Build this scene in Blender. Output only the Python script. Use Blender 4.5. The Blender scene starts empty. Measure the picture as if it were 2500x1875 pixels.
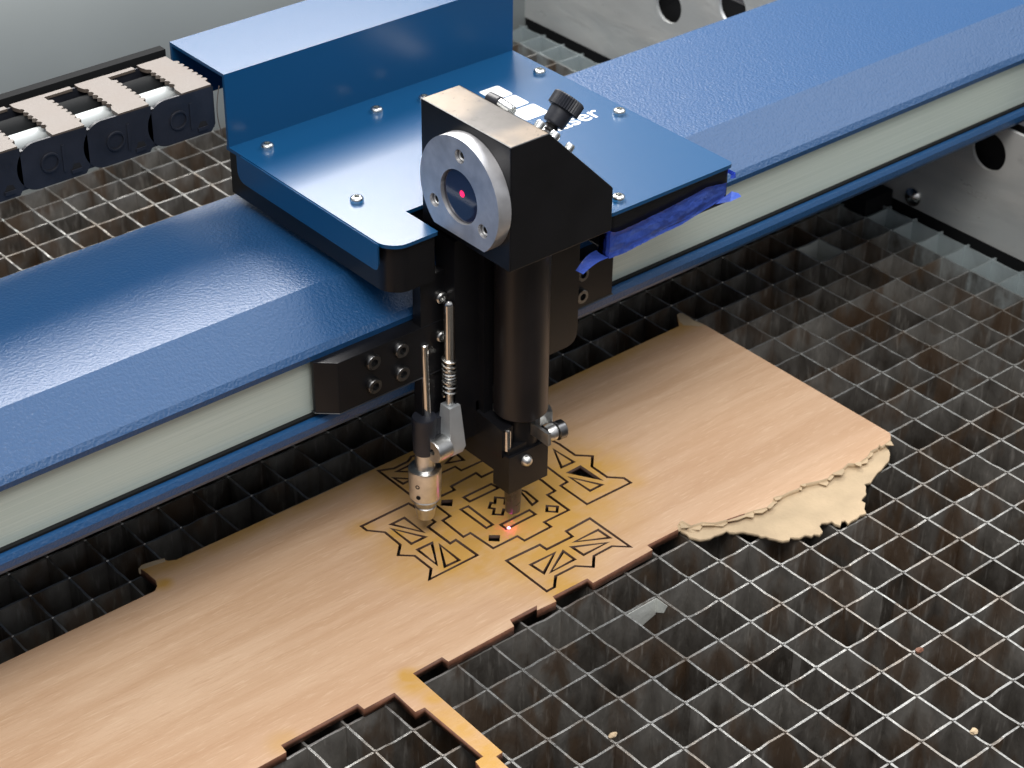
import bpy, bmesh, math, random
from mathutils import Vector, Matrix
from mathutils.geometry import tessellate_polygon
random.seed(7)
R_ = random.Random(11)
S = 0.02                      # one cell of the cutting grid = 20 mm; everything below is written in cells
scn = bpy.context.scene
COL = scn.collection

# ------------------------------------------------------------------ camera
F = 5122.54
RC = ((0.76630245, -0.64240649, 0.00971892), (-0.34851204, -0.42833992, -0.83370515), (0.5397406, 0.63548313, -0.55212432))
CC = Vector((-26.61505662, -24.16156589, 30.33788113))
cd = bpy.data.cameras.new('camera'); cam = bpy.data.objects.new('camera', cd); COL.objects.link(cam)
cd.sensor_width = 36.0; cd.lens = 36.0 * F / 2500.0
cd.clip_start = 0.02; cd.clip_end = 50.0
rot = Matrix((RC[0], [-v for v in RC[1]], [-v for v in RC[2]])).transposed()
cam.matrix_world = Matrix.Translation(CC * S) @ rot.to_4x4()
scn.camera = cam
cd.dof.use_dof = True
cd.dof.focus_distance = 45.0 * S
cd.dof.aperture_fstop = 26.0

# ------------------------------------------------------------------ world and lamps
w = bpy.data.worlds.new('World'); scn.world = w; w.use_nodes = True
nt = w.node_tree; bg = nt.nodes['Background']
tc = nt.nodes.new('ShaderNodeTexCoord'); sx = nt.nodes.new('ShaderNodeSeparateXYZ'); rp = nt.nodes.new('ShaderNodeValToRGB')
mr = nt.nodes.new('ShaderNodeMapRange'); mr.inputs[1].default_value = -1; mr.inputs[2].default_value = 1
nt.links.new(tc.outputs['Generated'], sx.inputs[0]); nt.links.new(sx.outputs[2], mr.inputs[0]); nt.links.new(mr.outputs[0], rp.inputs[0])
nt.links.new(rp.outputs[0], bg.inputs[0])
e = rp.color_ramp.elements
e[0].position = 0.0; e[0].color = (0.05, 0.05, 0.055, 1); e[1].position = 1.0; e[1].color = (0.62, 0.63, 0.66, 1)
k = e.new(0.50); k.color = (0.06, 0.06, 0.065, 1)
k = e.new(0.60); k.color = (0.21, 0.215, 0.23, 1)
k = e.new(0.75); k.color = (0.50, 0.51, 0.54, 1)
bg.inputs[1].default_value = 1.12

def area(name, az, el, dist, sx_, sy_, power, col, tgt=(-2, 8, 5)):
    ld = bpy.data.lights.new(name, 'AREA'); ld.shape = 'RECTANGLE'; ld.size = sx_ * S; ld.size_y = sy_ * S
    ld.energy = power; ld.color = col
    o = bpy.data.objects.new(name, ld); COL.objects.link(o)
    a, b = math.radians(az), math.radians(el)
    d = Vector((math.cos(b) * math.cos(a), math.cos(b) * math.sin(a), math.sin(b)))
    o.location = (Vector(tgt) + d * dist) * S
    o.rotation_euler = d.to_track_quat('Z', 'Y').to_euler()
    return o
area('window_light', 73, 43.5, 90, 64, 38, 56.0, (1.0, 0.965, 0.93))
area('ceiling_light', -8, 50, 100, 60, 60, 15.0, (0.95, 0.97, 1.0))
area('ceiling_light', 235, 62, 95, 60, 34, 26.0, (1.0, 0.97, 0.93))

scn.view_settings.view_transform = 'Standard'
try: scn.view_settings.look = 'None'
except Exception: pass
scn.view_settings.exposure = 0.0; scn.view_settings.gamma = 1.0
scn.render.engine = 'CYCLES'

# ------------------------------------------------------------------ geometry helpers
def ray(px, py):
    a, b = (px - 1250) / F, (py - 937.5) / F
    return Vector([RC[0][i] * a + RC[1][i] * b + RC[2][i] for i in range(3)])
def on(ax, px, py, v):
    d = ray(px, py); t = (v - CC[ax]) / d[ax]; return CC + d * t
def Z(px, py, z=0.25): p = on(2, px, py, z); return (p.x, p.y)

def tag(o, label=None, cat=None, group=None, kind=None):
    if label: o['label'] = label
    if cat: o['category'] = cat
    if group: o['group'] = group
    if kind: o['kind'] = kind
    return o
def thing(name, loc, label, cat, group=None):
    o = bpy.data.objects.new(name, None); COL.objects.link(o); o.location = Vector(loc) * S
    o.empty_display_size = 0.01
    return tag(o, label, cat, group)
def org(p):
    v = Vector((0, 0, 0))
    while p is not None: v = v + p.location; p = p.parent
    return v
def obj(name, bm, mat, parent=None, loc=None, smooth=True, angle=35, wn=None):
    if wn is None: wn = smooth
    """bm is written in world cells; the object's origin is its parent's, or loc, or the world's."""
    base = org(parent) if parent is not None else (Vector(loc) * S if loc is not None else Vector((0, 0, 0)))
    me = bpy.data.meshes.new(name)
    bmesh.ops.recalc_face_normals(bm, faces=bm.faces[:])
    for v in bm.verts: v.co = v.co * S - base
    if smooth:
        for f in bm.faces: f.smooth = True
        ca = math.radians(angle)
        for ed in bm.edges:
            if len(ed.link_faces) == 2 and ed.calc_face_angle(0) > ca: ed.smooth = False
    bm.to_mesh(me); bm.free()
    mats = mat if isinstance(mat, (list, tuple)) else [mat]
    for m in mats: me.materials.append(m)
    o = bpy.data.objects.new(name, me); COL.objects.link(o)
    if parent is not None: o.parent = parent
    elif loc is not None: o.location = Vector(loc) * S
    if wn:
        md = o.modifiers.new('weighted_normal', 'WEIGHTED_NORMAL'); md.keep_sharp = True; md.weight = 60
    return o
def bev(bm, wd, seg=2, ang=25):
    es = [x for x in bm.edges if len(x.link_faces) == 2 and x.calc_face_angle(0) > math.radians(ang)]
    if es: bmesh.ops.bevel(bm, geom=es, offset=wd, segments=seg, affect='EDGES', profile=0.5, clamp_overlap=True)
    return bm
def box(bm, x0, x1, y0, y1, z0, z1):
    vs = [bm.verts.new(c) for c in ((x0, y0, z0), (x1, y0, z0), (x1, y1, z0), (x0, y1, z0), (x0, y0, z1), (x1, y0, z1), (x1, y1, z1), (x0, y1, z1))]
    for f in ((0, 3, 2, 1), (4, 5, 6, 7), (0, 1, 5, 4), (1, 2, 6, 5), (2, 3, 7, 6), (3, 0, 4, 7)): bm.faces.new([vs[i] for i in f])
    return bm
def NB(): return bmesh.new()
def bxo(x0, x1, y0, y1, z0, z1, b=0.03, seg=2): return bev(box(NB(), x0, x1, y0, y1, z0, z1), b, seg)
def prism(bm, poly, axis, a, b):
    """poly in the plane across the axis (x: (y,z), y: (x,z), z: (x,y)), from a to b"""
    def P(p, t):
        return {0: (t, p[0], p[1]), 1: (p[0], t, p[1]), 2: (p[0], p[1], t)}[axis]
    A = [bm.verts.new(P(p, a)) for p in poly]; B = [bm.verts.new(P(p, b)) for p in poly]
    n = len(poly)
    for i in range(n): bm.faces.new((A[i], A[(i + 1) % n], B[(i + 1) % n], B[i]))
    for L in (A, B):
        if n <= 4: bm.faces.new(L)
        else:
            idx = {}
            tri = tessellate_polygon([[Vector((p[0], p[1], 0)) for p in poly]])
            fs = [bm.faces.new((L[t[0]], L[t[1]], L[t[2]])) for t in tri]
            bmesh.ops.dissolve_faces(bm, faces=fs) if convex(poly) else None
    return bm
def convex(p):
    s = 0; n = len(p)
    for i in range(n):
        a, b, c = p[i], p[(i + 1) % n], p[(i + 2) % n]
        cr = (b[0] - a[0]) * (c[1] - b[1]) - (b[1] - a[1]) * (c[0] - b[0])
        if abs(cr) < 1e-9: continue
        if s == 0: s = 1 if cr > 0 else -1
        elif (cr > 0) != (s > 0): return False
    return True
def frame(d):
    d = Vector(d).normalized(); u = d.orthogonal().normalized(); return u, d.cross(u)
def lathe(bm, c, d, prof, n=40, ends=True):
    """prof: (distance along d, radius)"""
    c = Vector(c); d = Vector(d).normalized(); u, v = frame(d); rings = []
    for t, r in prof:
        rings.append([bm.verts.new(c + d * t + (u * math.cos(2 * math.pi * i / n) + v * math.sin(2 * math.pi * i / n)) * max(r, 1e-4)) for i in range(n)])
    for A, B in zip(rings, rings[1:]):
        for i in range(n): bm.faces.new((A[i], A[(i + 1) % n], B[(i + 1) % n], B[i]))
    if ends: bm.faces.new(rings[0]); bm.faces.new(rings[-1])
    return bm
def cyl(bm, a, b, r, n=32, ch=0.0):
    a, b = Vector(a), Vector(b); L = (b - a).length
    pr = [(0, r - ch), (ch, r), (L - ch, r), (L, r - ch)] if ch else [(0, r), (L, r)]
    return lathe(bm, a, b - a, pr, n)
def tube(bm, pts, r, n=10, cap=True):
    pts = [Vector(p) for p in pts]; rings = []; up = None
    for i, p in enumerate(pts):
        d = (pts[min(i + 1, len(pts) - 1)] - pts[max(i - 1, 0)]).normalized()
        if up is None: up = d.orthogonal().normalized()
        up = (up - d * up.dot(d)).normalized(); v = d.cross(up)
        rings.append([bm.verts.new(p + (up * math.cos(2 * math.pi * k / n) + v * math.sin(2 * math.pi * k / n)) * r) for k in range(n)])
    for A, B in zip(rings, rings[1:]):
        for i in range(n): bm.faces.new((A[i], A[(i + 1) % n], B[(i + 1) % n], B[i]))
    if cap: bm.faces.new(rings[0]); bm.faces.new(rings[-1])
    return bm
def sheet(loops, z0, z1, name='sheet'):
    """flat sheet with holes: loops = [outline, hole, hole ...] in (x, y) cells -> bmesh"""
    cu = bpy.data.curves.new(name, 'CURVE'); cu.dimensions = '2D'; cu.fill_mode = 'BOTH'; cu.extrude = (z1 - z0) / 2
    for L in loops:
        sp = cu.splines.new('POLY'); sp.points.add(len(L) - 1)
        for i, p in enumerate(L): sp.points[i].co = (p[0], p[1], 0, 1)
        sp.use_cyclic_u = True
    o = bpy.data.objects.new(name, cu); COL.objects.link(o)
    dg = bpy.context.evaluated_depsgraph_get()
    me = bpy.data.meshes.new_from_object(o.evaluated_get(dg))
    bm = NB(); bm.from_mesh(me)
    bpy.data.meshes.remove(me); bpy.data.objects.remove(o); bpy.data.curves.remove(cu)
    bmesh.ops.remove_doubles(bm, verts=bm.verts[:], dist=1e-5)
    for v in bm.verts: v.co.z += (z0 + z1) / 2
    return bm
def sarea(p): return sum(a[0] * b[1] - b[0] * a[1] for a, b in zip(p, p[1:] + p[:1])) / 2
def offset(poly, d):
    """positive d grows the polygon"""
    p = list(poly)
    if sarea(p) < 0: p = p[::-1]
    n = len(p); out = []
    for i in range(n):
        a, b, c = Vector(p[i - 1]), Vector(p[i]), Vector(p[(i + 1) % n])
        e1 = (b - a).normalized(); e2 = (c - b).normalized()
        n1 = Vector((e1.y, -e1.x)); n2 = Vector((e2.y, -e2.x)); m = n1 + n2
        if m.length < 0.2: m = n1
        m.normalize(); k = d / max(m.dot(n1), 0.45)
        q = b + m * k; out.append((q.x, q.y))
    return out
def rounded(poly, rad, seg=5):
    """round each corner of a polygon; rad: one value or a list"""
    n = len(poly); out = []
    for i in range(n):
        r = rad[i] if isinstance(rad, (list, tuple)) else rad
        a, b, c = Vector(poly[i - 1]), Vector(poly[i]), Vector(poly[(i + 1) % n])
        if r <= 0: out.append(tuple(b)); continue
        u, v = (a - b), (c - b); k = min(r, u.length * .45, v.length * .45); p, q = b + u.normalized() * k, b + v.normalized() * k
        for j in range(seg + 1):
            t = j / seg; w_ = (1 - t) ** 2 * p + 2 * t * (1 - t) * b + t * t * q; out.append(tuple(w_))
    return out

# ------------------------------------------------------------------ materials
def mat(name, col, rough=0.5, metal=0.0, bump=None, var=None, spec=0.5, coat=0.0, emit=None):
    """bump: (scale per cell, strength, distance); var: (scale, amount) mottles the colour; all in grid cells"""
    m = bpy.data.materials.new(name); m.use_nodes = True; t = m.node_tree; b = t.nodes['Principled BSDF']
    b.inputs['Base Color'].default_value = (*col, 1); b.inputs['Roughness'].default_value = rough; b.inputs['Metallic'].default_value = metal
    b.inputs['Specular IOR Level'].default_value = spec; b.inputs['Coat Weight'].default_value = coat
    if emit: b.inputs['Emission Color'].default_value = (*emit[:3], 1); b.inputs['Emission Strength'].default_value = emit[3]
    g = t.nodes.new('ShaderNodeNewGeometry'); mp = t.nodes.new('ShaderNodeMapping'); mp.inputs['Scale'].default_value = (1 / S,) * 3
    t.links.new(g.outputs['Position'], mp.inputs[0])
    if var:
        nz = t.nodes.new('ShaderNodeTexNoise'); nz.inputs['Scale'].default_value = var[0]; nz.inputs['Detail'].default_value = 5
        t.links.new(mp.outputs[0], nz.inputs[0])
        mx = t.nodes.new('ShaderNodeMix'); mx.data_type = 'RGBA'; mx.blend_type = 'MULTIPLY'
        r = t.nodes.new('ShaderNodeMapRange'); r.inputs[1].default_value = .3; r.inputs[2].default_value = .7; r.inputs[3].default_value = 1 - var[1]; r.inputs[4].default_value = 1 + var[1] * .5
        t.links.new(nz.outputs[0], r.inputs[0])
        mx.inputs[0].default_value = 1; mx.inputs[6].default_value = (*col, 1)
        t.links.new(r.outputs[0], mx.inputs[7]); t.links.new(mx.outputs[2], b.inputs['Base Color'])
        r2 = t.nodes.new('ShaderNodeMapRange'); r2.inputs[3].default_value = max(rough - .08, .02); r2.inputs[4].default_value = rough + .08
        t.links.new(nz.outputs[0], r2.inputs[0]); t.links.new(r2.outputs[0], b.inputs['Roughness'])
    if bump:
        nb = t.nodes.new('ShaderNodeTexNoise'); nb.inputs['Scale'].default_value = bump[0]; nb.inputs['Detail'].default_value = 3
        t.links.new(mp.outputs[0], nb.inputs[0])
        bp = t.nodes.new('ShaderNodeBump'); bp.inputs['Strength'].default_value = bump[1]; bp.inputs['Distance'].default_value = bump[2] * S
        t.links.new(nb.outputs[0], bp.inputs['Height']); t.links.new(bp.outputs[0], b.inputs['Normal'])
    m['_map'] = mp.name
    return m
class N:
    """tiny node-building helper"""
    def __init__(s, m): s.t = m.node_tree; s.b = s.t.nodes['Principled BSDF']; s.mp = s.t.nodes[m['_map']]
    def n(s, ty, **kw):
        x = s.t.nodes.new(ty)
        for k, v in kw.items(): setattr(x, k, v)
        return x
    def l(s, a, b): s.t.links.new(a, b)
    def noise(s, scale, detail=4, vec=(1, 1, 1), rough=.5, dist=0.0):
        m = s.n('ShaderNodeMapping'); m.inputs['Scale'].default_value = vec; s.l(s.mp.outputs[0], m.inputs[0])
        x = s.n('ShaderNodeTexNoise'); x.inputs['Scale'].default_value = scale; x.inputs['Detail'].default_value = detail; x.inputs['Roughness'].default_value = rough
        x.inputs['Distortion'].default_value = dist
        s.l(m.outputs[0], x.inputs[0]); return x.outputs[0]
    def rng(s, v, a, b, c=0., d=1., smooth=False):
        x = s.n('ShaderNodeMapRange'); x.inputs[1].default_value = a; x.inputs[2].default_value = b; x.inputs[3].default_value = c; x.inputs[4].default_value = d
        if smooth: x.interpolation_type = 'SMOOTHSTEP'
        s.l(v, x.inputs[0]); return x.outputs[0]
    def mix(s, f, a, b, mode='MIX'):
        x = s.n('ShaderNodeMix', data_type='RGBA', blend_type=mode)
        for i, v in ((0, f), (6, a), (7, b)):
            if isinstance(v, (int, float)): x.inputs[i].default_value = v
            elif isinstance(v, tuple): x.inputs[i].default_value = (*v, 1)
            else: s.l(v, x.inputs[i])
        return x.outputs[2]
    def m(s, op, a, b=0.):
        x = s.n('ShaderNodeMath', operation=op)
        for i, v in ((0, a), (1, b)):
            if isinstance(v, (int, float)): x.inputs[i].default_value = v
            else: s.l(v, x.inputs[i])
        return x.outputs[0]
    def bump(s, h, st, d):
        x = s.n('ShaderNodeBump'); x.inputs['Strength'].default_value = st; x.inputs['Distance'].default_value = d * S
        s.l(h, x.inputs['Height']); s.l(x.outputs[0], s.b.inputs['Normal'])

M = {}
M['beam'] = mat('blue_powder_coat', (0.008, 0.064, 0.180), 0.38, bump=(15, 0.6, 0.028), spec=0.65)
M['plate'] = mat('blue_satin_paint', (0.005, 0.068, 0.180), 0.27, bump=(20, 0.07, 0.02), spec=0.6)
M['black'] = mat('black_anodised', (0.0065, 0.0065, 0.008), 0.34, bump=(30, 0.05, 0.02), var=(1.2, .25), spec=0.4)
M['tubeblack'] = mat('worn_black_tube', (0.013, 0.010, 0.010), 0.36, bump=(26, 0.06, 0.02), var=(1.0, .25), spec=0.5)
M['plastic'] = mat('black_plastic', (0.018, 0.020, 0.028), 0.42, bump=(14, 0.15, 0.03), var=(1.5, .3))
M['chrome'] = mat('polished_steel', (0.72, 0.71, 0.69), 0.14, 1.0)
M['steel'] = mat('turned_steel', (0.74, 0.74, 0.72), 0.32, 1.0, var=(3, .25))
M['screw'] = mat('zinc_screw', (0.85, 0.87, 0.85), 0.20, 1.0, bump=(14, .15, .03))
M['ring'] = mat('aluminium_ring', (0.66, 0.66, 0.68), 0.42, .75, var=(2.5, .2))
M['cast'] = mat('cast_grey_metal', (0.55, 0.58, 0.60), 0.40, 0.5, var=(2, .15))
M['darksteel'] = mat('dark_steel', (0.22, 0.22, 0.22), 0.3, 1.0, var=(3, .3))
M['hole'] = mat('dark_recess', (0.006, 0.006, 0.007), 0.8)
M['white'] = mat('white_print', (0.92, 0.94, 0.95), 0.5)
M['hose'] = mat('white_hose', (0.62, 0.66, 0.66), 0.35)
M['tan'] = mat('tan_plastic', (0.118, 0.094, 0.077), 0.5, bump=(16, .12, .03), var=(1.2, .14))
M['glass'] = mat('dark_lens', (0.02, 0.022, 0.05), 0.08, spec=0.8)
M['red'] = mat('red_pointer_glow', (0.6, 0.0, 0.05), 0.4, emit=(1.0, 0.02, 0.12, 1.6))
M['redhot'] = mat('red_pointer_spot', (1, .6, .7), 0.4, emit=(1.0, 0.40, 0.62, 4.0))
M['tray'] = mat('sooty_tray', (0.018, 0.015, 0.013), 0.75, var=(.6, .4))
M['gasket'] = mat('black_rubber', (0.010, 0.011, 0.012), 0.85, spec=.15)
M['wallpaint'] = mat('grey_lacquer', (0.29, 0.315, 0.31), 0.42, 0.0, var=(.12, .10))
M['spring'] = mat('spring_steel', (0.72, 0.71, 0.68), 0.22, 1.0)
M['nozzle'] = mat('smoky_nozzle', (0.10, 0.085, 0.075), 0.28, 0.35, var=(5, .2))

# mirror box top: lamp reflection painted in as soft tan blotches on the black
m = mat('black_top_sheen', (0.02, 0.02, 0.02), 0.36, 0.2); q = N(m)
wn = q.rng(q.noise(.45, 3, rough=.5), .34, .56, smooth=True)
fl = q.noise(5, 5, rough=.7)
c = q.mix(wn, (0.05, 0.043, 0.036), (0.19, 0.145, 0.10)); c = q.mix(q.rng(fl, .62, .7), c, (0.03, .026, .024))
q.l(c, q.b.inputs['Base Color']); q.l(q.rng(fl, .3, .7, .26, .42), q.b.inputs['Roughness'])
M['topsheen'] = m

# brushed sealing band
m = mat('brushed_steel_band', (0.50, 0.56, 0.49), 0.42, 0.25); q = N(m)
st = q.noise(3.0, 5, (0.06, 8, 8)); c = q.mix(q.rng(st, .3, .7), (0.56, 0.65, 0.59), (0.67, 0.75, 0.69))
q.l(c, q.b.inputs['Base Color']); q.bump(st, .15, .03); M['band'] = m

# side panel: smeared stainless sheet
m = mat('smeared_stainless', (0.42, 0.43, 0.42), 0.40, 0.35); q = N(m)
a = q.noise(.35, 4, (1, .5, 1.6), dist=.8); b_ = q.noise(1.5, 5, (1, .35, 1.2), rough=.6)
c = q.mix(q.rng(a, .38, .62), (0.62, 0.64, 0.63), (0.74, 0.74, 0.71)); c = q.mix(q.rng(b_, .62, .74, 0, .3), c, (0.25, 0.25, 0.24))
q.l(c, q.b.inputs['Base Color']); q.l(q.rng(b_, .3, .7, .26, .5), q.b.inputs['Roughness']); q.bump(a, .2, .3); M['stainless'] = m

# grid slats: sooty, brown-smeared flanks; cleaner towards the right-hand wall
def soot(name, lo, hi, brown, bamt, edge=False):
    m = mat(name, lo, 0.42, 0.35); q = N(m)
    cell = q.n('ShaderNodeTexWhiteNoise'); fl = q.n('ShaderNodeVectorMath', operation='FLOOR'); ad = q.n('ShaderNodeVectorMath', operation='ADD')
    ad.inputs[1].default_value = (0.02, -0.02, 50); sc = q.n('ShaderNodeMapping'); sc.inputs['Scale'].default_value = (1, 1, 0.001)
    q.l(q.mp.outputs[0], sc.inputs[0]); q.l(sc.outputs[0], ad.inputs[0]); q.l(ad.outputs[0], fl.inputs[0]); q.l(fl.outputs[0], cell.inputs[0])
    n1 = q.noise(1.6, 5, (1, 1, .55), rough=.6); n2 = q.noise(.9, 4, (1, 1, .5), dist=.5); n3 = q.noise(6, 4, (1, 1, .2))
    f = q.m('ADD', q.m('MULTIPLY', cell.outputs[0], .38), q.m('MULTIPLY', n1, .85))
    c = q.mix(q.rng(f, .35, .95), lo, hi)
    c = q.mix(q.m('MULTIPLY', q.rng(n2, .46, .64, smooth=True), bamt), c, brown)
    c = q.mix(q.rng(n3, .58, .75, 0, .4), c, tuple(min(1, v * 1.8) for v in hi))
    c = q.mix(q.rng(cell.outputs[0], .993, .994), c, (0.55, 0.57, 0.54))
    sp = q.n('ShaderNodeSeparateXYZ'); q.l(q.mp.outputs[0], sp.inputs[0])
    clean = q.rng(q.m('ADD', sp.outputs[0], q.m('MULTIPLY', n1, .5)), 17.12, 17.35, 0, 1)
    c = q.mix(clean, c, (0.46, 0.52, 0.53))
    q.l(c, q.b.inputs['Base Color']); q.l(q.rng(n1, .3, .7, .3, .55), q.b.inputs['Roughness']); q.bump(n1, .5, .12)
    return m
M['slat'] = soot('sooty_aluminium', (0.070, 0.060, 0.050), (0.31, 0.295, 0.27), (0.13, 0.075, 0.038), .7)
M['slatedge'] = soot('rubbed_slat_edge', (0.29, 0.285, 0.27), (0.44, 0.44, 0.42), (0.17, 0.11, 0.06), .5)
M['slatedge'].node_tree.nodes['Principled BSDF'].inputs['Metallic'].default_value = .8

# beech-faced board
m = mat('beech_veneer', (0.6, 0.4, 0.25), 0.46, 0.0, spec=.35); q = N(m)
gr = q.noise(1.0, 6, (.16, 2.2, 1), rough=.6, dist=.5); fine = q.noise(4.5, 4, (.22, 3.2, 1), rough=.7); big = q.noise(.22, 2, (.5, 1, 1))
fleck = q.noise(9, 3, (.25, 2.4, 1)); 
c = q.mix(q.rng(gr, .34, .66, smooth=True), (0.575, 0.368, 0.226), (0.665, 0.455, 0.298))
c = q.mix(q.rng(fine, .54, .72, 0, .38), c, (0.44, 0.250, 0.145))
c = q.mix(q.rng(big, .4, .65, 0, .55), c, (0.56, 0.338, 0.20))
c = q.mix(q.rng(fleck, .58, .68, 0, .36), c, (0.76, 0.56, 0.38))
# laser scorch: amber stains spreading from the cuts (a stain in the wood, with places of its own)
sc_spots = []
def scorch(px, py, r, a): sc_spots.append((*Z(px, py), r, a))
for s_ in ((1240, 1205, 3.6, .75), (1100, 1330, 2.2, .6), (1300, 1330, 2.2, .6), (1400, 1160, 2.0, .6), (1020, 1120, 2.0, .6), (1040, 1275, 1.25, .5), (1060, 1320, .8, .45), (1130, 1370, .7, .5), (1330, 1360, 1.1, .55), (1440, 1310, 1.0, .4), (1300, 1290, 1.1, .35),
           (1450, 1180, 1.3, .45), (1000, 1180, 1.5, .45), (1375, 1430, .8, .6), (885, 1292, .5, .45), (1545, 1175, .5, .4), (1290, 1150, 1.2, .45), (1390, 1350, .5, .8), (1395, 1190, .5, .5),
           (970, 1300, .35, .7), (1160, 1100, 1.5, .35), (930, 1230, .6, .2), (1190, 1395, .5, .35),
           (1015, 1665, .6, .5), (1100, 1760, .8, .45), (1190, 1840, .9, .6), (695, 1815, .5, .35), (1000, 1650, .35, .8), (1060, 1700, .4, .5), (1130, 1780, .5, .5),
           (395, 1425, .32, .75), (420, 1380, .3, .3), (1600, 1040, .5, .0)): scorch(*s_)
edge_lines = []
fac = None; nz = q.noise(2.2, 4, (.6, 1, 1), rough=.6)
for (x, y, r, a) in sc_spots:
    if a <= 0: continue
    d = q.n('ShaderNodeVectorMath', operation='DISTANCE'); cb = q.n('ShaderNodeMapping'); cb.inputs['Scale'].default_value = (1, 1, 0); q.l(q.mp.outputs[0], cb.inputs[0])
    q.l(cb.outputs[0], d.inputs[0]); d.inputs[1].default_value = (x, y, 0)
    v = q.rng(d.outputs['Value'], r * .15, r * 1.15, a, 0, smooth=True)
    fac = v if fac is None else q.m('MAXIMUM', fac, v)
# scorch along the upper edge of the board (line through two points)
A_, B_ = Vector(Z(432, 1366)), Vector(Z(1658, 796)); dd = (B_ - A_).normalized(); nn = Vector((-dd.y, dd.x))
sp = q.n('ShaderNodeSeparateXYZ'); q.l(q.mp.outputs[0], sp.inputs[0])
ed = q.m('ADD', q.m('MULTIPLY', sp.outputs[0], nn.x), q.m('ADD', q.m('MULTIPLY', sp.outputs[1], nn.y), -nn.dot(A_)))
v = q.rng(ed, -.6, 0.05, 0, .5, smooth=True); fac = q.m('MAXIMUM', fac, v)
fac = q.m('MULTIPLY', fac, q.rng(nz, .28, .62, .85, 2.0)); fac = q.m('MINIMUM', fac, 1.)
c = q.mix(q.m('MULTIPLY', fac, .95), c, (0.56, 0.315, 0.075))
q.l(c, q.b.inputs['Base Color']); q.bump(q.m('ADD', fleck, q.m('MULTIPLY', fine, .8)), .22, .03); M['wood'] = m
M['burnt'] = mat('burnt_cut_edge', (0.19, 0.078, 0.043), 0.6, bump=(10, .3, .04), var=(3, .35))
M['char'] = mat('charred_kerf', (0.05, 0.022, 0.012), 0.7)
M['core'] = mat('bare_fibre_core', (0.54, 0.415, 0.27), 0.85, bump=(11, .35, .04), var=(1.6, .12), spec=.2)
m = mat('blue_masking_tape', (0.03, 0.07, 0.45), 0.4, bump=(2.2, .9, .14)); q = N(m)
c = q.mix(q.rng(q.noise(1.2, 5, (1, 1, 3), rough=.65), .5, .75, 0, .55), (0.08, 0.17, 0.74), (0.32, 0.46, 0.92)); q.l(c, q.b.inputs['Base Color']); M['tape'] = m

# ------------------------------------------------------------------ the setting: tray under the grid
bm = box(NB(), -34, 30, -24, 34, -3.2, -2.9); tag(obj('tray_floor', bm, M['tray']), kind='structure')

# ------------------------------------------------------------------ cutting grid
grid = thing('cutting_grid', (0, 0, 0), 'square-celled aluminium cutting grid with sooty cell walls, filling the machine bed', 'grid')
TH = 0.029; DEPTH = -1.55
X0, X1, Y0, Y1 = -16, 18, -10, 28
def slat(along, k, a, b, lo_drop=0.0):
    rr = random.Random(k * 31 + along * 977)
    bm = NB(); pts = []
    for i in range(a, b + 1):
        pts.append((i - .5 if i > a else i - .18, rr.gauss(0, .007), rr.uniform(-.012, .002) - (.02 if rr.random() < .05 else 0)))
        pts.append((i - .035, 0, 0)); pts.append((i - .02, 0, .022 if along == 1 else .0)); pts.append((i + .02, 0, .022 if along == 1 else 0)); pts.append((i + .035, 0, 0))
        if i < b: pts.append((i + .25, rr.gauss(0, .005), rr.uniform(-.012, .002) - (.02 if rr.random() < .05 else 0)))
    pts.append((b + .18, 0, 0))
    L = []
    n = len(pts)
    for j, (t, o, dz) in enumerate(pts):
        th = TH * rr.uniform(.8, 1.1); zt = dz - lo_drop
        cs = [(t, k + o - th, DEPTH), (t, k + o + th, DEPTH), (t, k + o + th, zt), (t, k + o - th, zt)]
        if along == 1: cs = [(c_[1], c_[0], c_[2]) for c_ in cs]
        L.append([bm.verts.new(c_) for c_ in cs])
    for A, B in zip(L, L[1:]):
        for i in range(4):
            f = bm.faces.new((A[i], A[(i + 1) % 4], B[(i + 1) % 4], B[i]))
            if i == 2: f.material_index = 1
    bm.faces.new(L[0]); bm.faces.new(L[-1])
    return bm
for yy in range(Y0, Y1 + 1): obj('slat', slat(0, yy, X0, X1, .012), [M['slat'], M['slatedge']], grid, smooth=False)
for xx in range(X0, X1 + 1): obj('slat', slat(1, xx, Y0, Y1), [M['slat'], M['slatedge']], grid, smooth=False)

M['bare'] = mat('bare_clean_aluminium', (0.72, 0.74, 0.70), 0.4, 0.2, bump=(3, .4, .06), var=(2, .12))
bm = prism(NB(), [(-.965, -.04), (-.04, -.03), (-.05, -.50), (-.45, -.62), (-.95, -.78)], 1, 1.955, 1.968)
tag(obj('slat_patch', bm, M['bare'], grid, smooth=False), 'clean bright patch on one cell wall near the board edge')
bm = prism(NB(), [(1.96, -.04), (1.60, -.04), (1.70, -.30), (1.96, -.45)], 0, -.045, -.032)
obj('slat_patch', bm, M['bare'], grid, smooth=False)

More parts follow.
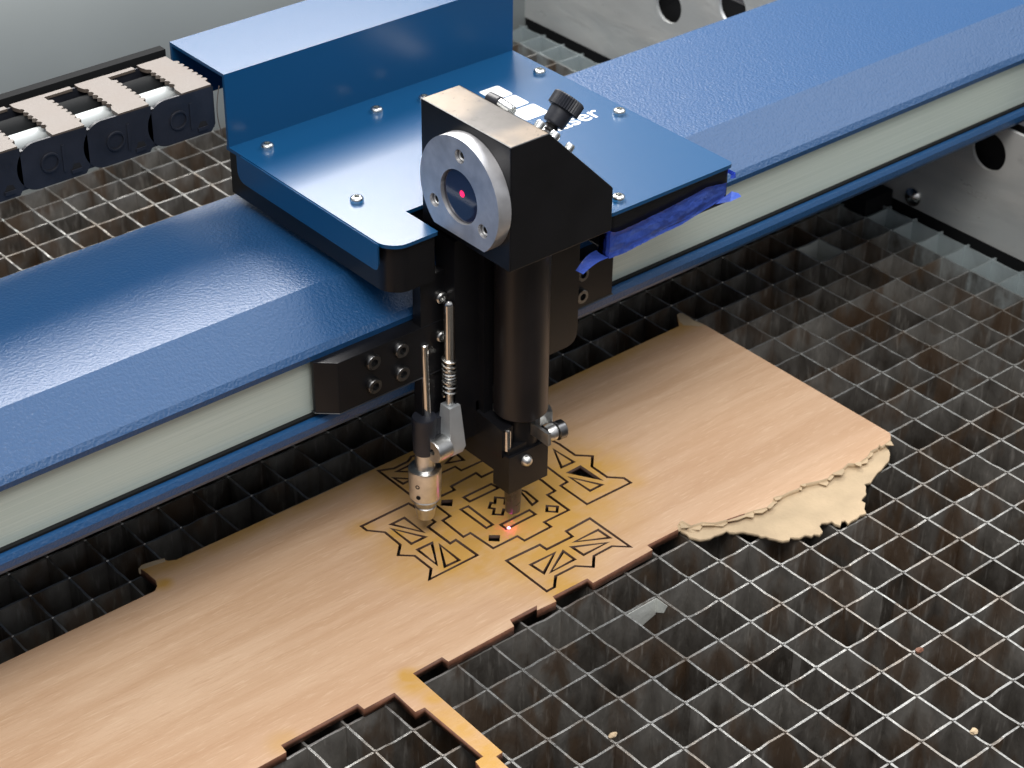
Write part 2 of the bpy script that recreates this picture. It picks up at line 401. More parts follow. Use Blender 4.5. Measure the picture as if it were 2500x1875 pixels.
# ------------------------------------------------------------------ right-hand side panel, its ledge, rear wall
XW = 18.6
sp_ = thing('side_panel', (XW, 10, 0), 'smeared stainless side panel with a row of round holes, to the right of the grid', 'panel')
outline = [(-14, .0), (28.6, .0), (28.6, 6.9), (13.6, 6.9), (13.6, 3.75), (6.8, 3.75), (6.8, 9), (-14, 9)]
holes = []
for y in (-1.9, 1.4, 4.75, 8.1, 11.4, 14.7, 18.55, 21.4, 24.4): holes.append([(y + .60 * math.cos(a * math.pi / 18), (3.75 if y == 18.55 else 2.85) + .60 * math.sin(a * math.pi / 18)) for a in range(36)])
holes.append([(6.15 + .2 * math.cos(a * math.pi / 12), .3 + .2 * math.sin(a * math.pi / 12)) for a in range(24)])
bm = sheet([outline] + holes, 0, .12)
for v in bm.verts: v.co = Vector((XW + v.co.z, v.co.x, v.co.y))
obj('metal_sheet', bev(bm, .02, 1), M['stainless'], sp_)
bm = lathe(NB(), (XW, 10.55, .36), (-1, 0, 0), [(0, .30), (.05, .30), (.12, .26), (.19, .16), (.21, .05)], 28); obj('bolt', bm, M['chrome'], sp_)
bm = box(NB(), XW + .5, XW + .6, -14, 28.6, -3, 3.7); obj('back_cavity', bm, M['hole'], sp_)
tag(obj('bed_frame', bev(box(NB(), 18.62, 19.1, -14, 28.6, -3, -.03), .02), M['gasket'], loc=(18.8, 7, -1)), 'black bed frame rail running below the stainless side panel', 'frame')
tag(obj('bracket', bxo(17.15, 18.35, 11.15, 12.1, -.25, .42, .04), M['gasket'], loc=(17.7, 11.6, 0)), 'small black bracket on the grid beside the side panel bolt', 'bracket')

# rear wall with a rolled bend
prof = [(28.6, -3.0), (28.6, 2.2)]
for i in range(0, 13):
    a = math.radians(i * 2.7); prof.append((28.6 + 6.5 * (1 - math.cos(a)), 2.2 + 6.5 * math.sin(a)))
yl, zl = prof[-1]; prof.append((yl + 8.5, zl + 13.5)); prof2 = [(y + .25, z - .1) for y, z in prof]
bm = NB(); prism(bm, prof + prof2[::-1], 0, -32, 18.9)
tag(obj('rear_panel', bm, M['wallpaint'], loc=(0, 28.6, 0), angle=20), 'smooth grey rear panel of the machine behind the black energy chain', 'panel')

# ------------------------------------------------------------------ gantry beam
gb = thing('gantry_beam', (0, 10, 4), 'long blue gantry beam with a pale steel band along its front, spanning the whole grid', 'beam')
prof = [(13.13, 6.85), (8.62, 6.85), (7.42, 6.18), (7.30, 6.06), (7.32, 5.92), (7.50, 5.86), (7.50, 4.46), (7.24, 4.44), (7.18, 4.34), (7.20, 4.16), (7.34, 3.98), (7.60, 3.88), (11.6, 3.88), (11.75, .3), (13.13, .3)]  # last points: unseen rear skirt added to keep light out from under the beam
bm = NB(); prism(bm, prof, 0, -34, 44); bev(bm, .07, 4, 14)
obj('casing', bm, M['beam'], gb, smooth=False)
bm = box(NB(), -34, 43.9, 7.46, 7.55, 4.52, 5.86); obj('steel_band', bm, M['band'], gb)
bm = box(NB(), -34, 43.9, 7.36, 7.499, 4.462, 4.515); obj('seal_strip', bm, M['gasket'], gb)

# ------------------------------------------------------------------ carriage
ZC = 8.3
ca = thing('carriage', (0, 10, 7), 'blue-topped black carriage with silver screws and a raised back, riding on the gantry beam', 'carriage')
out = [(-3.8, 12.9), (-3.8, 7.02), (-3.5, 6.72), (-2.5, 6.72), (-2.5, 7.86), (.86, 7.86), (.86, 4.97), (4.66, 4.97), (4.66, 12.9)]
outr = rounded(out, [0, .25, .25, 0.04, 0, 0, .14, .16, 0], 5)
cover = obj('cover_plate', bev(prism(NB(), outr, 2, ZC - .09, ZC), .03, 2, 40), M['plate'], ca)
# left skirt with rounded lower corners
sk = rounded([(12.3, ZC), (12.3, 7.72), (7.06, 7.72), (7.06, ZC)], [0, .28, .12, 0], 6)
obj('side_skirt', bev(prism(NB(), sk, 0, -3.90, -3.803), .045, 4, 40), M['plate'], ca)
# body under the plate
inn = [(-3.72, 12.9), (-3.72, 7.1), (-3.42, 6.78), (-2.56, 6.78), (-2.56, 7.92), (.92, 7.92), (.92, 7.3), (4.6, 7.3), (4.6, 12.9)]
bm = prism(NB(), rounded(inn, [0, .22, .22, 0, 0, 0, 0, 0, 0], 5), 2, 7.08, ZC - .095); bev(bm, .02, 1, 40)
obj('body', bm, M['black'], ca)
pr_ = rounded([(.92, 7.31), (.92, 5.03), (4.62, 5.03), (4.62, 7.31)], [0, .16, .16, 0], 5)
obj('front_ledge', bev(prism(NB(), pr_, 2, 7.32, ZC - .095), .02, 1, 40), M['black'], ca)
# riser
rz = 10.12
bm = prism(NB(), [(12.79, ZC + .0), (12.79, rz), (15.05, rz), (15.05, 8.6), (14.97, 8.6), (14.97, rz - .08), (12.87, rz - .08), (12.87, ZC + .0)], 0, -3.8, 4.66)
bev(bm, .05, 3, 40); obj('raised_cover', bm, M['plate'], ca)
obj('cover_end', bxo(4.5, 4.64, 12.9, 14.95, 7.2, rz - .1, .02), M['plate'], ca)
# screws on the plate
def screw_bm(c, d, r, h, sock=.5):
    bm = lathe(NB(), c, d, [(0, r), (h * .55, r), (h * .85, r * .86), (h, r * .62), (h, r * sock * .9), (h * .45, r * sock * .8)], 24); return bm
smesh = None
def screw(x, y, z, par, d=(0, 0, 1), r=.155, h=.13, m='screw', name='screw'):
    o = obj(name, screw_bm((x, y, z), d, r, h), M[m], par)
    c_ = Vector((x, y, z)) + Vector(d).normalized() * h * .44
    obj('socket', lathe(NB(), c_, d, [(0, r * .44), (.004, r * .44)], 6), M['hole'], o)
    return o
for px in ((652, 352), (919, 264), (1317, 171), (1512, 268), (1510, 478), (871, 482), (1036, 236)):
    x, y = Z(px[0], px[1], ZC + .1); screw(x, y, ZC, ca)
# printed squares and word
lg = bpy.data.objects.new('logo_print', None); COL.objects.link(lg); lg.parent = ca
for cpt, hx, hy in (((2.77, 11.16), .30, .30), ((2.78, 10.53), .28, .28), ((2.74, 9.86), .36, .30)):
    sq = rounded([(cpt[0] - hx, cpt[1] - hy), (cpt[0] + hx, cpt[1] - hy), (cpt[0] + hx, cpt[1] + hy), (cpt[0] - hx, cpt[1] + hy)], .07, 3)
    obj('printed_square', prism(NB(), sq, 2, ZC + .0005, ZC + .006), M['white'], ca)
bpy.data.objects.remove(lg)
fc = bpy.data.curves.new('word', 'FONT'); fc.body = 'laser'; fc.size = .74; fc.extrude = .003; fc.align_x = 'RIGHT'; fc.offset = .004
fo = bpy.data.objects.new('word', fc); COL.objects.link(fo); dg = bpy.context.evaluated_depsgraph_get()
me = bpy.data.meshes.new_from_object(fo.evaluated_get(dg)); bm = NB(); bm.from_mesh(me); bpy.data.objects.remove(fo); bpy.data.meshes.remove(me)
for v in bm.verts: v.co = v.co + Vector((4.0, 8.66, ZC + .004))
obj('printed_word', bm, M['white'], ca, smooth=False)

# clamp block behind the head, across the steel band
bm = prism(NB(), [(-5.52, 7.36), (-5.52, 7.26), (-5.12, 6.9), (2.86, 6.9), (2.86, 7.36)], 2, 4.62, 5.92); bev(bm, .025, 2, 20)
blk = obj('bearing_block', bm, M['black'], ca)
for x, z in ((-4.23, 5.62), (-3.46, 5.62), (-4.22, 5.0), (-3.45, 5.0), (1.82, 5.58), (1.82, 4.98)):
    o = obj('bolt', lathe(NB(), (x, 6.9, z), (0, -1, 0), [(0, .185), (.08, .185), (.11, .165), (.11, .09), (.03, .08)], 28), M['darksteel'], ca)
    obj('socket', lathe(NB(), (x, 6.865, z), (0, -1, 0), [(0, .079), (.004, .079)], 6), M['hole'], o)
# upright mounting plate behind the tube
bm = prism(NB(), rounded([(-1.25, 8.0), (-1.25, 3.95), (1.5, 3.95), (1.5, 8.0)], [0, .1, .35, 0], 6), 1, 6.62, 6.86); bev(bm, .02, 1, 40)
obj('mounting_plate', bm, M['black'], ca)
obj('slide_column', bxo(-2.2, -1.2, 6.55, 7.2, 2.7, 8.0, .03), M['black'], ca)
obj('slide_rail', bxo(-1.52, -1.26, 6.36, 6.56, 2.75, 7.9, .03), M['black'], ca)

# ------------------------------------------------------------------ laser head
hd = thing('laser_unit', (-.8, 6.1, 1), 'black laser head with silver round mirror flange and lens tube above the board', 'laser head')
bm = prism(NB(), [(-2.25, 8.12), (.62, 8.12), (.62, 9.17), (-1.22, 11.03), (-2.25, 11.03)], 1, 4.64, 7.6)
bmesh.ops.recalc_face_normals(bm, faces=bm.faces[:])
bev(bm, .035, 2, 25)
bmesh.ops.recalc_face_normals(bm, faces=bm.faces[:])
for f in bm.faces:
    if f.normal.z > .97 and f.calc_center_median().z > 10.9: f.material_index = 1
obj('mirror_box', bm, [M['black'], M['topsheen']], hd)
# flange: disc with a flat lower edge and a lens opening
yc, zc = 5.9, 9.55; RF = 1.3
def disc(r, flat, n=72):
    P = []
    for i in range(n):
        a = 2 * math.pi * i / n; P.append((yc + r * math.cos(a), max(zc + r * math.sin(a), flat)))
    Q = []
    for p in P:
        if not Q or (abs(p[0] - Q[-1][0]) + abs(p[1] - Q[-1][1])) > 1e-4: Q.append(p)
    return Q
outer = disc(RF, 8.56); inner = [(yc + .61 * math.cos(i * math.pi / 30), zc - .04 + .61 * math.sin(i * math.pi / 30)) for i in range(60)]
sc3 = []
for a in (92, 212, 332):
    cy, cz = yc + .93 * math.cos(math.radians(a)), zc - .02 + .93 * math.sin(math.radians(a)); sc3.append((cy, cz))
loops = [outer, inner] + [[(cy + .155 * math.cos(i * math.pi / 14), cz + .155 * math.sin(i * math.pi / 14)) for i in range(28)] for cy, cz in sc3]
bm = sheet(loops, 0, .34)
for v in bm.verts: v.co = Vector((-2.255 - v.co.z, v.co.x, v.co.y))
bev(bm, .025, 2, 40)
fl_ = obj('mirror_flange', bm, M['ring'], hd)
for cy, cz in sc3:
    o = obj('flange_screw', lathe(NB(), (-2.262, cy, cz), (-1, 0, 0), [(0, .15), (.20, .15), (.25, .13), (.25, .075), (.12, .07)], 24), M['steel'], fl_)
    obj('socket', lathe(NB(), (-2.39, cy, cz), (-1, 0, 0), [(0, .069), (.004, .069)], 6), M['hole'], fl_)
bm = lathe(NB(), (-2.262, yc, zc - .04), (-1, 0, 0), [(0, .6), (.24, .6), (.26, .57)], 48); ln = obj('entrance_lens', bm, M['glass'], hd)
bm = lathe(NB(), (-2.525, yc - .03, zc + .02), (-1, 0, 0), [(0, .075), (.005, .075)], 20)
o = obj('red_dot', bm, M['red'], hd)  # red pointer reflection in the lens, made as a glowing disc
# adjusting knob on the slanted mirror seat
nd = Vector((.707, 0, .707)); kb = Vector((-1.2, 6.1, 11.0)) + Vector((1, 0, -1)) * 1.05
n_ = 36; prof = []
bm = NB(); u, v_ = frame(nd)
rings = []
for t, r in ((.78, .32), (.80, .37), (1.07, .37), (1.10, .33)):
    rg = []
    for i in range(n_ * 2):
        rr = r - (.028 if i % 2 and .79 < t < 1.08 else 0); a = math.pi * i / n_
        rg.append(bm.verts.new(kb + nd * t + (u * math.cos(a) + v_ * math.sin(a)) * rr))
    rings.append(rg)
for A, B in zip(rings, rings[1:]):
    for i in range(len(A)): bm.faces.new((A[i], A[(i + 1) % len(A)], B[(i + 1) % len(A)], B[i]))
bm.faces.new(rings[0]); bm.faces.new(rings[-1])
kn = obj('knurled_knob', bm, M['plastic'], hd, angle=20)
obj('collar', lathe(NB(), kb, nd, [(.42, .23), (.46, .25), (.78, .27)], 32), M['plastic'], kn)
th_ = [(0, .17)] + [(.04 * i, .17 if i % 2 else .145) for i in range(1, 11)] + [(.43, .16)]
obj('threaded_stem', lathe(NB(), kb, nd, th_, 28), M['darksteel'], kn)
for a_, y_, r_ in ((.48, 5.15, .12), (.86, 5.1, .10), (.20, 5.3, .11)):
    b0 = Vector((-1.2, y_, 11.0)) + Vector((1, 0, -1)) * a_
    obj('adjusting_screw', lathe(NB(), b0, nd, [(0, r_), (.16, r_), (.2, r_ * .8), (.2, r_ * .4), (.1, r_ * .35)], 20), M['screw'], hd)
p0 = on(2, 1192, 238, 10.85); p1 = on(2, 1222, 252, 10.85); p2 = on(2, 1252, 272, 10.85)
gs = obj('grub_screw', cyl(NB(), p0, p1, .135, 24, .03), M['plastic'], hd)
obj('grub_screw_tip', cyl(NB(), p1, p2, .115, 20, .03), M['screw'], gs)

# lens tube
tx, ty = -.80, 5.92
obj('lens_tube', lathe(NB(), (tx, ty, 3.42), (0, 0, 1), [(0, .575), (.05, .625), (4.65, .625), (4.71, .61)], 64), M['tubeblack'], hd)
# lower holder
bx0, bx1, by0 = -1.55, -.38, 5.42
hold = obj('lens_holder', bev(prism(NB(), [(5.42, 2.62), (5.42, 1.62), (5.98, 1.62), (5.98, 2.02), (8.0, 2.02), (8.0, 2.66)], 0, bx0, bx1), .035, 2, 30), M['black'], hd)
obj('holder_lug', bxo(bx1 - .02, -.2, 5.62, 7.2, 2.05, 2.5, .03), M['black'], hold)
obj('tube_seat', lathe(NB(), (tx, ty + .05, 2.6), (0, 0, 1), [(0, .5), (.9, .5)], 40), M['black'], hold)
pl = prism(NB(), [(7.2, 2.55), (7.2, 3.62), (6.55, 3.62), (6.55, 3.38), (5.62, 3.30), (5.62, 2.55)], 0, -1.60, -1.28); bev(pl, .04, 2, 30)
obj('clamp_jaw', pl, M['black'], hold)
obj('holder_top', bxo(-1.5, -.25, 5.5, 7.1, 2.6, 2.8, .03), M['black'], hold)
st_pts = [(-.52, 5.12), (-.60, 5.9)]
# strap: runs from the thumb nut up to a fold, then round the tube
fold = on(2, 1290, 1024, 3.3); a1 = on(2, 1333, 1004, 3.3); nutp = on(2, 1342, 1060, 3.3)
path = [Vector((nutp.x, nutp.y)), Vector((fold.x, fold.y)), Vector((a1.x, a1.y))]
arc = []
a0 = math.atan2(a1.y - ty, a1.x - tx)
for i in range(0, 15):
    a = a0 + (math.radians(150) - a0) * i / 14; arc.append(Vector((tx + .70 * math.cos(a), ty + .70 * math.sin(a))))
path += arc
def ribbon(path, z0, z1, th):
    bm = NB(); L = []
    for i, p in enumerate(path):
        d = (path[min(i + 1, len(path) - 1)] - path[max(i - 1, 0)]); d.normalize(); n = Vector((-d.y, d.x)) * th
        L.append([bm.verts.new(c_) for c_ in ((p.x + n.x, p.y + n.y, z0), (p.x - n.x, p.y - n.y, z0), (p.x - n.x, p.y - n.y, z1), (p.x + n.x, p.y + n.y, z1))])
    for A, B in zip(L, L[1:]):
        for i in range(4): bm.faces.new((A[i], A[(i + 1) % 4], B[(i + 1) % 4], B[i]))
    bm.faces.new(L[0]); bm.faces.new(L[-1]); return bm
obj('clamp_strap', bev(ribbon(path, 2.98, 3.3, .045), .012, 1, 40), M['steel'], hd)
nc = on(1, 1343, 1056, 5.35)
tn = obj('clamp_screw', lathe(NB(), nc, (1, -.1, 0), [(-.1, .16), (.0, .2), (.10, .2), (.14, .17)], 32), M['steel'], hd)
obj('screw_head', lathe(NB(), nc + Vector((.15, -.015, -.02)), (1, -.1, 0), [(0, .18), (.02, .225), (.2, .225), (.24, .18)], 32), M['darksteel'], tn)
pp = on(1, 1239, 1098, 5.6); obj('locating_pin', lathe(NB(), pp + Vector((0, 0, 0)), (0, 0, 1), [(0, .085), (.5, .085), (.55, .07), (.56, .035), (.50, .03)], 20), M['chrome'], hold)
bs = on(1, 1284, 1123, 5.42); obj('ball_screw', lathe(NB(), bs, (0, -1, 0), [(0, .145), (.06, .135), (.12, .10), (.155, .03)], 24), M['steel'], hold)
obj('nozzle', lathe(NB(), (-.93, 6.0, .52), (0, 0, 1), [(0, .14), (.03, .175), (.35, .195), (.75, .21), (1.2, .22)], 36), M['nozzle'], hd)

# ------------------------------------------------------------------ height probe
pb = thing('height_probe', (-2.8, 6.9, 1), 'silver spring-loaded height probe hanging on the left side of the black laser head', 'height probe')
obj('probe_bracket', bxo(-2.86, -2.1, 6.92, 7.2, 3.5, 7.15, .03), M['black'], pb)
y_ = 6.62
def PX(px, py, y=6.62): return on(1, px, py, y)
a_, b_ = PX(1096, 735), PX(1099, 872)
top = a_.z; 
obj('plunger_rod', lathe(NB(), (a_.x, y_, b_.z - .1), (0, 0, 1), [(0, .13), (a_.z - b_.z + .02, .13), (a_.z - b_.z + .08, .10), (a_.z - b_.z + .12, .065), (a_.z - b_.z + .135, 0)], 32), M['chrome'], pb)
s0, s1 = PX(1099, 868).z, PX(1100, 962).z
hel = []; turns = 9.5; N_ = 300
for i in range(N_ + 1):
    t = i / N_; tt = t ** 0.8; a = 2 * math.pi * turns * t; hel.append((a_.x + .155 * math.cos(a), y_ + .155 * math.sin(a), s0 + (s1 - s0) * (t + .06 * math.sin(2 * math.pi * t))))
obj('coil_spring', tube(NB(), hel, .028, 6), M['spring'], pb)
obj('spring_core', cyl(NB(), (a_.x, y_, s1 - .25), (a_.x, y_, s0), .085, 20), M['steel'], pb)
# tapered clevis
zt_, zb_ = PX(1103, 985).z, PX(1110, 1085).z
bm = NB()
def quad(z, h1, h2, cx, cy): return [bm.verts.new((cx + dx * h1, cy + dy * h2, z)) for dx, dy in ((-1, -1), (1, -1), (1, 1), (-1, 1))]
cx = a_.x + .02
Q = [quad(zb_ - .12, .17, .20, cx + .02, y_), quad(zb_ + .05, .22, .25, cx + .02, y_), quad(zt_, .155, .165, cx, y_)]
for A, B in zip(Q, Q[1:]):
    for i in range(4): bm.faces.new((A[i], A[(i + 1) % 4], B[(i + 1) % 4], B[i]))
bm.faces.new(Q[0]); bm.faces.new(Q[-1]); bev(bm, .03, 3, 20)
obj('clevis', bm, M['cast'], pb)
pv = PX(1062, 1080, y_ - .1)
o = obj('pivot_barrel', lathe(NB(), (cx - .18, y_ - .02, zb_ + .12), (-1, -.08, 0), [(0, .29), (.36, .29), (.40, .265), (.40, .075), (.2, .07)], 40), M['steel'], pb)
# body of the probe: guide rod, collar, barrel, tip
r0 = PX(1036, 840, 6.9); r1 = PX(1044, 1018, 6.9); bxx = PX(1038, 1180, 6.9).x; 
obj('guide_rod', cyl(NB(), (r0.x, 6.9, r0.z), (r1.x, 6.9, r1.z - .2), .095, 28, .02), M['chrome'], pb)
zt2, zb2 = PX(1037, 1015, 6.9).z, PX(1037, 1103, 6.9).z
obj('holder_sleeve', lathe(NB(), (bxx, 6.9, zb2), (0, 0, 1), [(0, .24), (.04, .265), (zt2 - zb2 - .05, .29), (zt2 - zb2, .27)], 40), M['plastic'], pb)
obj('sleeve_arm', bxo(bxx, cx, 6.75, 7.05, zb2 + .1, zt2 - .1, .06), M['plastic'], pb)
z1_, z2_, z3_ = PX(1038, 1142, 6.9).z, PX(1038, 1213, 6.9).z, PX(1038, 1262, 6.9).z
bar = obj('probe_barrel', lathe(NB(), (bxx, 6.9, z3_), (0, 0, 1), [(t_, r_ * 1.2) for t_, r_ in [(0, .13), (.03, .165), (z2_ - z3_ - .22, .215), (z2_ - z3_ - .20, .20), (z2_ - z3_ - .1, .23), (z2_ - z3_ + .02, .30), (z2_ - z3_ + .04, .29), (z2_ - z3_ + .06, .305), (z1_ - z3_ - .02, .325), (z1_ - z3_ + .03, .315), (z1_ - z3_ + .06, .21), (z1_ - z3_ + .14, .20), (z1_ - z3_ + .18, .185), (zb2 - z3_ + .02, .185)]], 48), M['steel'], pb)
for dz, ang in ((.52, 205), (.22, 207)):
    a = math.radians(ang); d = Vector((math.cos(a), math.sin(a), 0)); c_ = Vector((bxx, 6.9, z2_ + dz)) + d * .372
    obj('barrel_hole', lathe(NB(), c_, d, [(0, .055), (.012, .055), (.012, .03), (.0, .03)], 16), M['hole'], pb)
for zz in (6.55, 5.55):
    obj('bracket_screw', lathe(NB(), (-2.3, 6.92, zz - .05), (-.15, -1, 0), [(0, .14), (.07, .14), (.1, .11), (.1, .07), (.04, .06)], 24), M['steel'], pb)

# ------------------------------------------------------------------ blue tape on the carriage ledge
tp = thing('masking_tape', (2.8, 4.9, 7.4), 'crumpled strip of blue masking tape stuck under the right front of the carriage', 'tape')
rr = random.Random(5); bm = NB(); nx, nz_ = 60, 8; rows = []
tops = [(0, 7.86), (.12, 7.80), (.35, 7.78), (1.5, 7.84), (2.4, 7.92), (2.9, 7.98), (3.4, 7.90), (3.82, 7.84)]
bots = [(0, 7.16), (.5, 7.14), (1.5, 7.22), (2.2, 7.24), (3.0, 7.38), (3.5, 7.46), (3.82, 7.42)]
def itp(T, x):
    for (a, b), (c, d) in zip(T, T[1:]):
        if x <= c: return b + (d - b) * (x - a) / (c - a)
    return T[-1][1]
for i in range(nx + 1):
    s_ = 3.82 * i / nx - .25; col_ = []
    for j in range(nz_ + 1):
        t = j / nz_; sx_ = max(s_, 0); z = itp(bots, sx_) * (1 - t) + itp(tops, sx_) * t + rr.uniform(-.006, .006)
        if s_ < 0: x, y = .90, 5.02 - s_ * 1.3
        else: x, y = .90 + s_, 4.99
        y -= rr.uniform(.0, .012) + (.03 if j in (0, nz_) else 0)
        if t < .2: y += .04
        col_.append(bm.verts.new((x, y, z)))
    rows.append(col_)
for A, B in zip(rows, rows[1:]):
    for j in range(nz_): bm.faces.new((A[j], B[j], B[j + 1], A[j + 1]))
bmesh.ops.solidify(bm, geom=bm.faces[:], thickness=.012)
obj('tape_strip', bm, M['tape'], tp, angle=60)
bm = NB(); R2 = []
for i in range(11):
    t = i / 10; R2.append([bm.verts.new((.98 - t * .85, 5.02 - .05 * t, 7.16 + .05 * math.sin(t * 3.1) - .10 * t * t)), bm.verts.new((.95 - t * .9, 5.45 - .32 * t, 7.16 + .10 * math.sin(t * 3.1) - .05 * t))])
for A, B in zip(R2, R2[1:]): bm.faces.new((A[0], B[0], B[1], A[1]))
bmesh.ops.solidify(bm, geom=bm.faces[:], thickness=.012)
obj('loose_flap', bm, M['tape'], tp)
bm = NB(); vs = [bm.verts.new(c_) for c_ in ((4.70, 4.94, 8.06), (4.54, 4.95, 8.02), (4.56, 4.95, 7.94), (4.72, 4.94, 7.92), (4.72, 5.35, 7.95), (4.72, 5.35, 8.04))]
bm.faces.new(vs[:4]); bm.faces.new((vs[0], vs[3], vs[4], vs[5])); bmesh.ops.solidify(bm, geom=bm.faces[:], thickness=.012)
obj('tape_end', bm, M['tape'], tp)
bm = NB(); vs = [bm.verts.new(c_) for c_ in ((4.1, 4.95, 7.44), (4.62, 4.95, 7.60), (4.74, 4.84, 7.56), (4.80, 4.80, 7.47), (4.5, 4.85, 7.42))]
bm.faces.new(vs); bmesh.ops.solidify(bm, geom=bm.faces[:], thickness=.012)
obj('tape_end', bm, M['tape'], tp)

# ------------------------------------------------------------------ energy chain
ch = thing('energy_chain', (-8, 14, 9), 'black plastic energy chain with tan cross bars running left from the carriage', 'cable chain')
P_ = 1.62; CY0, CY1 = 12.92, 14.85; CZ0, CZ1 = 8.80, 9.86
xs = [-4.98 - P_ * i for i in range(6)]
def teeth(x, y0, y1, n, dep, sgn):
    pts = []
    for i in range(n):
        a, b = y0 + (y1 - y0) * i / n, y0 + (y1 - y0) * (i + 1) / n; mid = (a + b) / 2
        pts += [(x, a), (x + sgn * dep, a + (b - a) * .3), (x + sgn * dep, a + (b - a) * .7)]
    pts.append((x, y1)); return pts
for i, xc in enumerate(xs):
    for side, (ya, yb) in enumerate(((CY0, CY0 + .14), (CY1 - .14, CY1))):
        L = [];  # side plate: rounded left end, circular boss
        xl, xr = xc - .72, xc + .92
        for a in range(90, 271, 12): L.append((xl + .42 + .46 * math.cos(math.radians(a)) * 1.0, (CZ0 + CZ1) / 2 + (CZ1 - CZ0) / 2 * math.sin(math.radians(a))))
        L += [(xr - .1, CZ0), (xr, CZ0 + .14), (xr, CZ1 - .02)]
        bm = prism(NB(), L, 1, ya, yb); bev(bm, .03, 2, 30)
        sd = obj('link_side', bm, M['plastic'], ch)
        obj('side_overlap', box(NB(), xr - .2, xr + (.34 if i else .02), ya + .03, yb - .01, CZ0 + .04, CZ1 - .1), M['plastic'], sd)
        if side == 0:
            obj('pin_boss', lathe(NB(), (xc, ya, 9.31), (0, -1, 0), [(-.02, .235), (.035, .225), (.035, .19), (-.03, .185), (-.03, 0)], 32), M['plastic'], sd)
            obj('link_stop', bxo(xc + .48, xc + .74, ya - .035, ya + .02, 8.88, 8.96, .01), M['plastic'], sd)
            obj('link_tab', bxo(xc + .30, xc + .37, ya - .02, ya + .02, 8.98, 9.62, .01), M['plastic'], sd)
            obj('link_recess', prism(NB(), [(xc + .5, 8.97), (xc + .74, 8.97), (xc + .70, 9.08), (xc + .56, 9.10)], 1, ya - .004, ya + .01), M['hole'], sd)
    # tan cross bar with toothed edges
    x0, x1 = xc + .20, xc + .92
    lft = teeth(x0, CY1 - .35, CY0 + .42, 6, .07, 1)
    poly = [(x1, CY0 + .02), (x1, CY1 - .02), (x0 - .05, CY1 - .02), (x0 - .05, CY1 - .2)] + lft + [(x0 - .05, CY0 + .3), (x0 - .05, CY0 + .02)]
    rgt = teeth(x1, CY0 + .25, CY1 - .35, 7, .09, 1)
    poly = [(x1, CY0 + .02)] + rgt + [(x1, CY1 - .02), (x0 - .05, CY1 - .02), (x0 - .05, CY1 - .2)] + lft + [(x0 - .05, CY0 + .3), (x0 - .05, CY0 + .02)]
    obj('cross_bar', bev(prism(NB(), poly, 2, CZ1 - .04, CZ1 + .05), .012, 1, 40), M['tan'], ch)
    bm = box(NB(), xc - .71, xc + .02, CY1 - .16, CY1 - .02, CZ1 - .02, CZ1 + .045); obj('rear_rim', bev(bm, .02, 2), M['tan'], ch)
    obj('inner_wall', box(NB(), xc - .76, xc - .70, CY0 + .14, CY1 - .14, CZ0 + .1, CZ1 - .06), M['cast'], ch)
tag(obj('white_hose', tube(NB(), [(-30, CY0 + .80, 9.55), (-4.2, CY0 + .80, 9.55)], .21, 24), M['hose'], loc=(-8, 13.5, 9.4)), 'white hose lying inside the open links of the energy chain', 'hose')
tag(obj('black_cable', tube(NB(), [(-30, CY0 + 1.42, 9.46), (-4.2, CY0 + 1.42, 9.46)], .34, 24), M['gasket'], loc=(-8, 14.1, 9.3)), 'thick black cable inside the energy chain, behind the white hose', 'cable')
tag(obj('chain_guide', bev(prism(NB(), [(15.0, 8.4), (15.0, 10.0), (15.25, 10.0), (15.25, 8.4)], 0, -32, -3.95), .02, 1), M['gasket'], loc=(-10, 15.1, 9)), 'black guide rail running behind the energy chain at upper left', 'rail')
cw = []
for i in range(13):
    t = i / 12; cw.append((-3.9 - .10 * math.sin(t * math.pi), 12.86, 9.85 - 1.25 * t))
tag(obj('thin_wire', tube(NB(), cw, .012, 6), M['tan'], loc=(-3.9, 12.86, 9)), 'thin grey wire hanging between the energy chain and the blue cover', 'wire')

# ------------------------------------------------------------------ the board
ZB, ZTOP = .028, .25
def PL(L, z=.25): return [Z(a, b, z) for a, b in L]
def r6(L): return [(850 + a * .36166, 1000 + b * .36166) for a, b in L]
def r8(L): return [(850 + a * .33906, 1050 + b * .33906) for a, b in L]
def r7(L): return [(1550 + a * .36166, 700 + b * .36166) for a, b in L]
def rb(L): return [(1300 + a * .36166, 1275 + b * .36166) for a, b in L]
rim = [(-260, 1745), (0, 1622), (352, 1455), (378, 1443), (384, 1431), (380, 1417), (360, 1400), (340, 1386), (346, 1379), (360, 1377), (380, 1370), (398, 1366), (412, 1369), (432, 1366), (800, 1198), (1550, 846), (1658, 796)]
rim += r7([(290, 215), (283, 190), (298, 178), (325, 182), (360, 200), (395, 225), (480, 262), (1722, 988), (1727, 1012)])
torn = r7([(1722, 1035), (1690, 1060), (1662, 1078), (1650, 1062), (1640, 1085), (1592, 1108), (1570, 1145), (1520, 1180), (1482, 1192), (1440, 1190), (1402, 1228), (1330, 1262), (1300, 1292), (1242, 1308), (1150, 1328), (1118, 1335), (1110, 1358), (1040, 1383), (1000, 1405), (938, 1420), (928, 1452), (890, 1488), (800, 1510), (742, 1530), (622, 1570), (540, 1592), (450, 1588), (380, 1612), (318, 1578), (300, 1590), (285, 1612)])
front = [(1656, 1292), (1580, 1331), (1593, 1342), (1448, 1423), (1434, 1412), (1349, 1456), (1358, 1468), (1311, 1490), (1311, 1478), (1245, 1513), (1255, 1529), (1095, 1615), (1079, 1604), (1008, 1644), (1227, 1836), (1211, 1847), (1330, 1955), (1260, 1990), (1161, 1859), (1180, 1847), (1037, 1727), (1014, 1738), (963, 1691), (889, 1731), (873, 1718), (686, 1819), (699, 1836), (400, 2000), (-200, 2260)]
outer_px = rim + torn + front
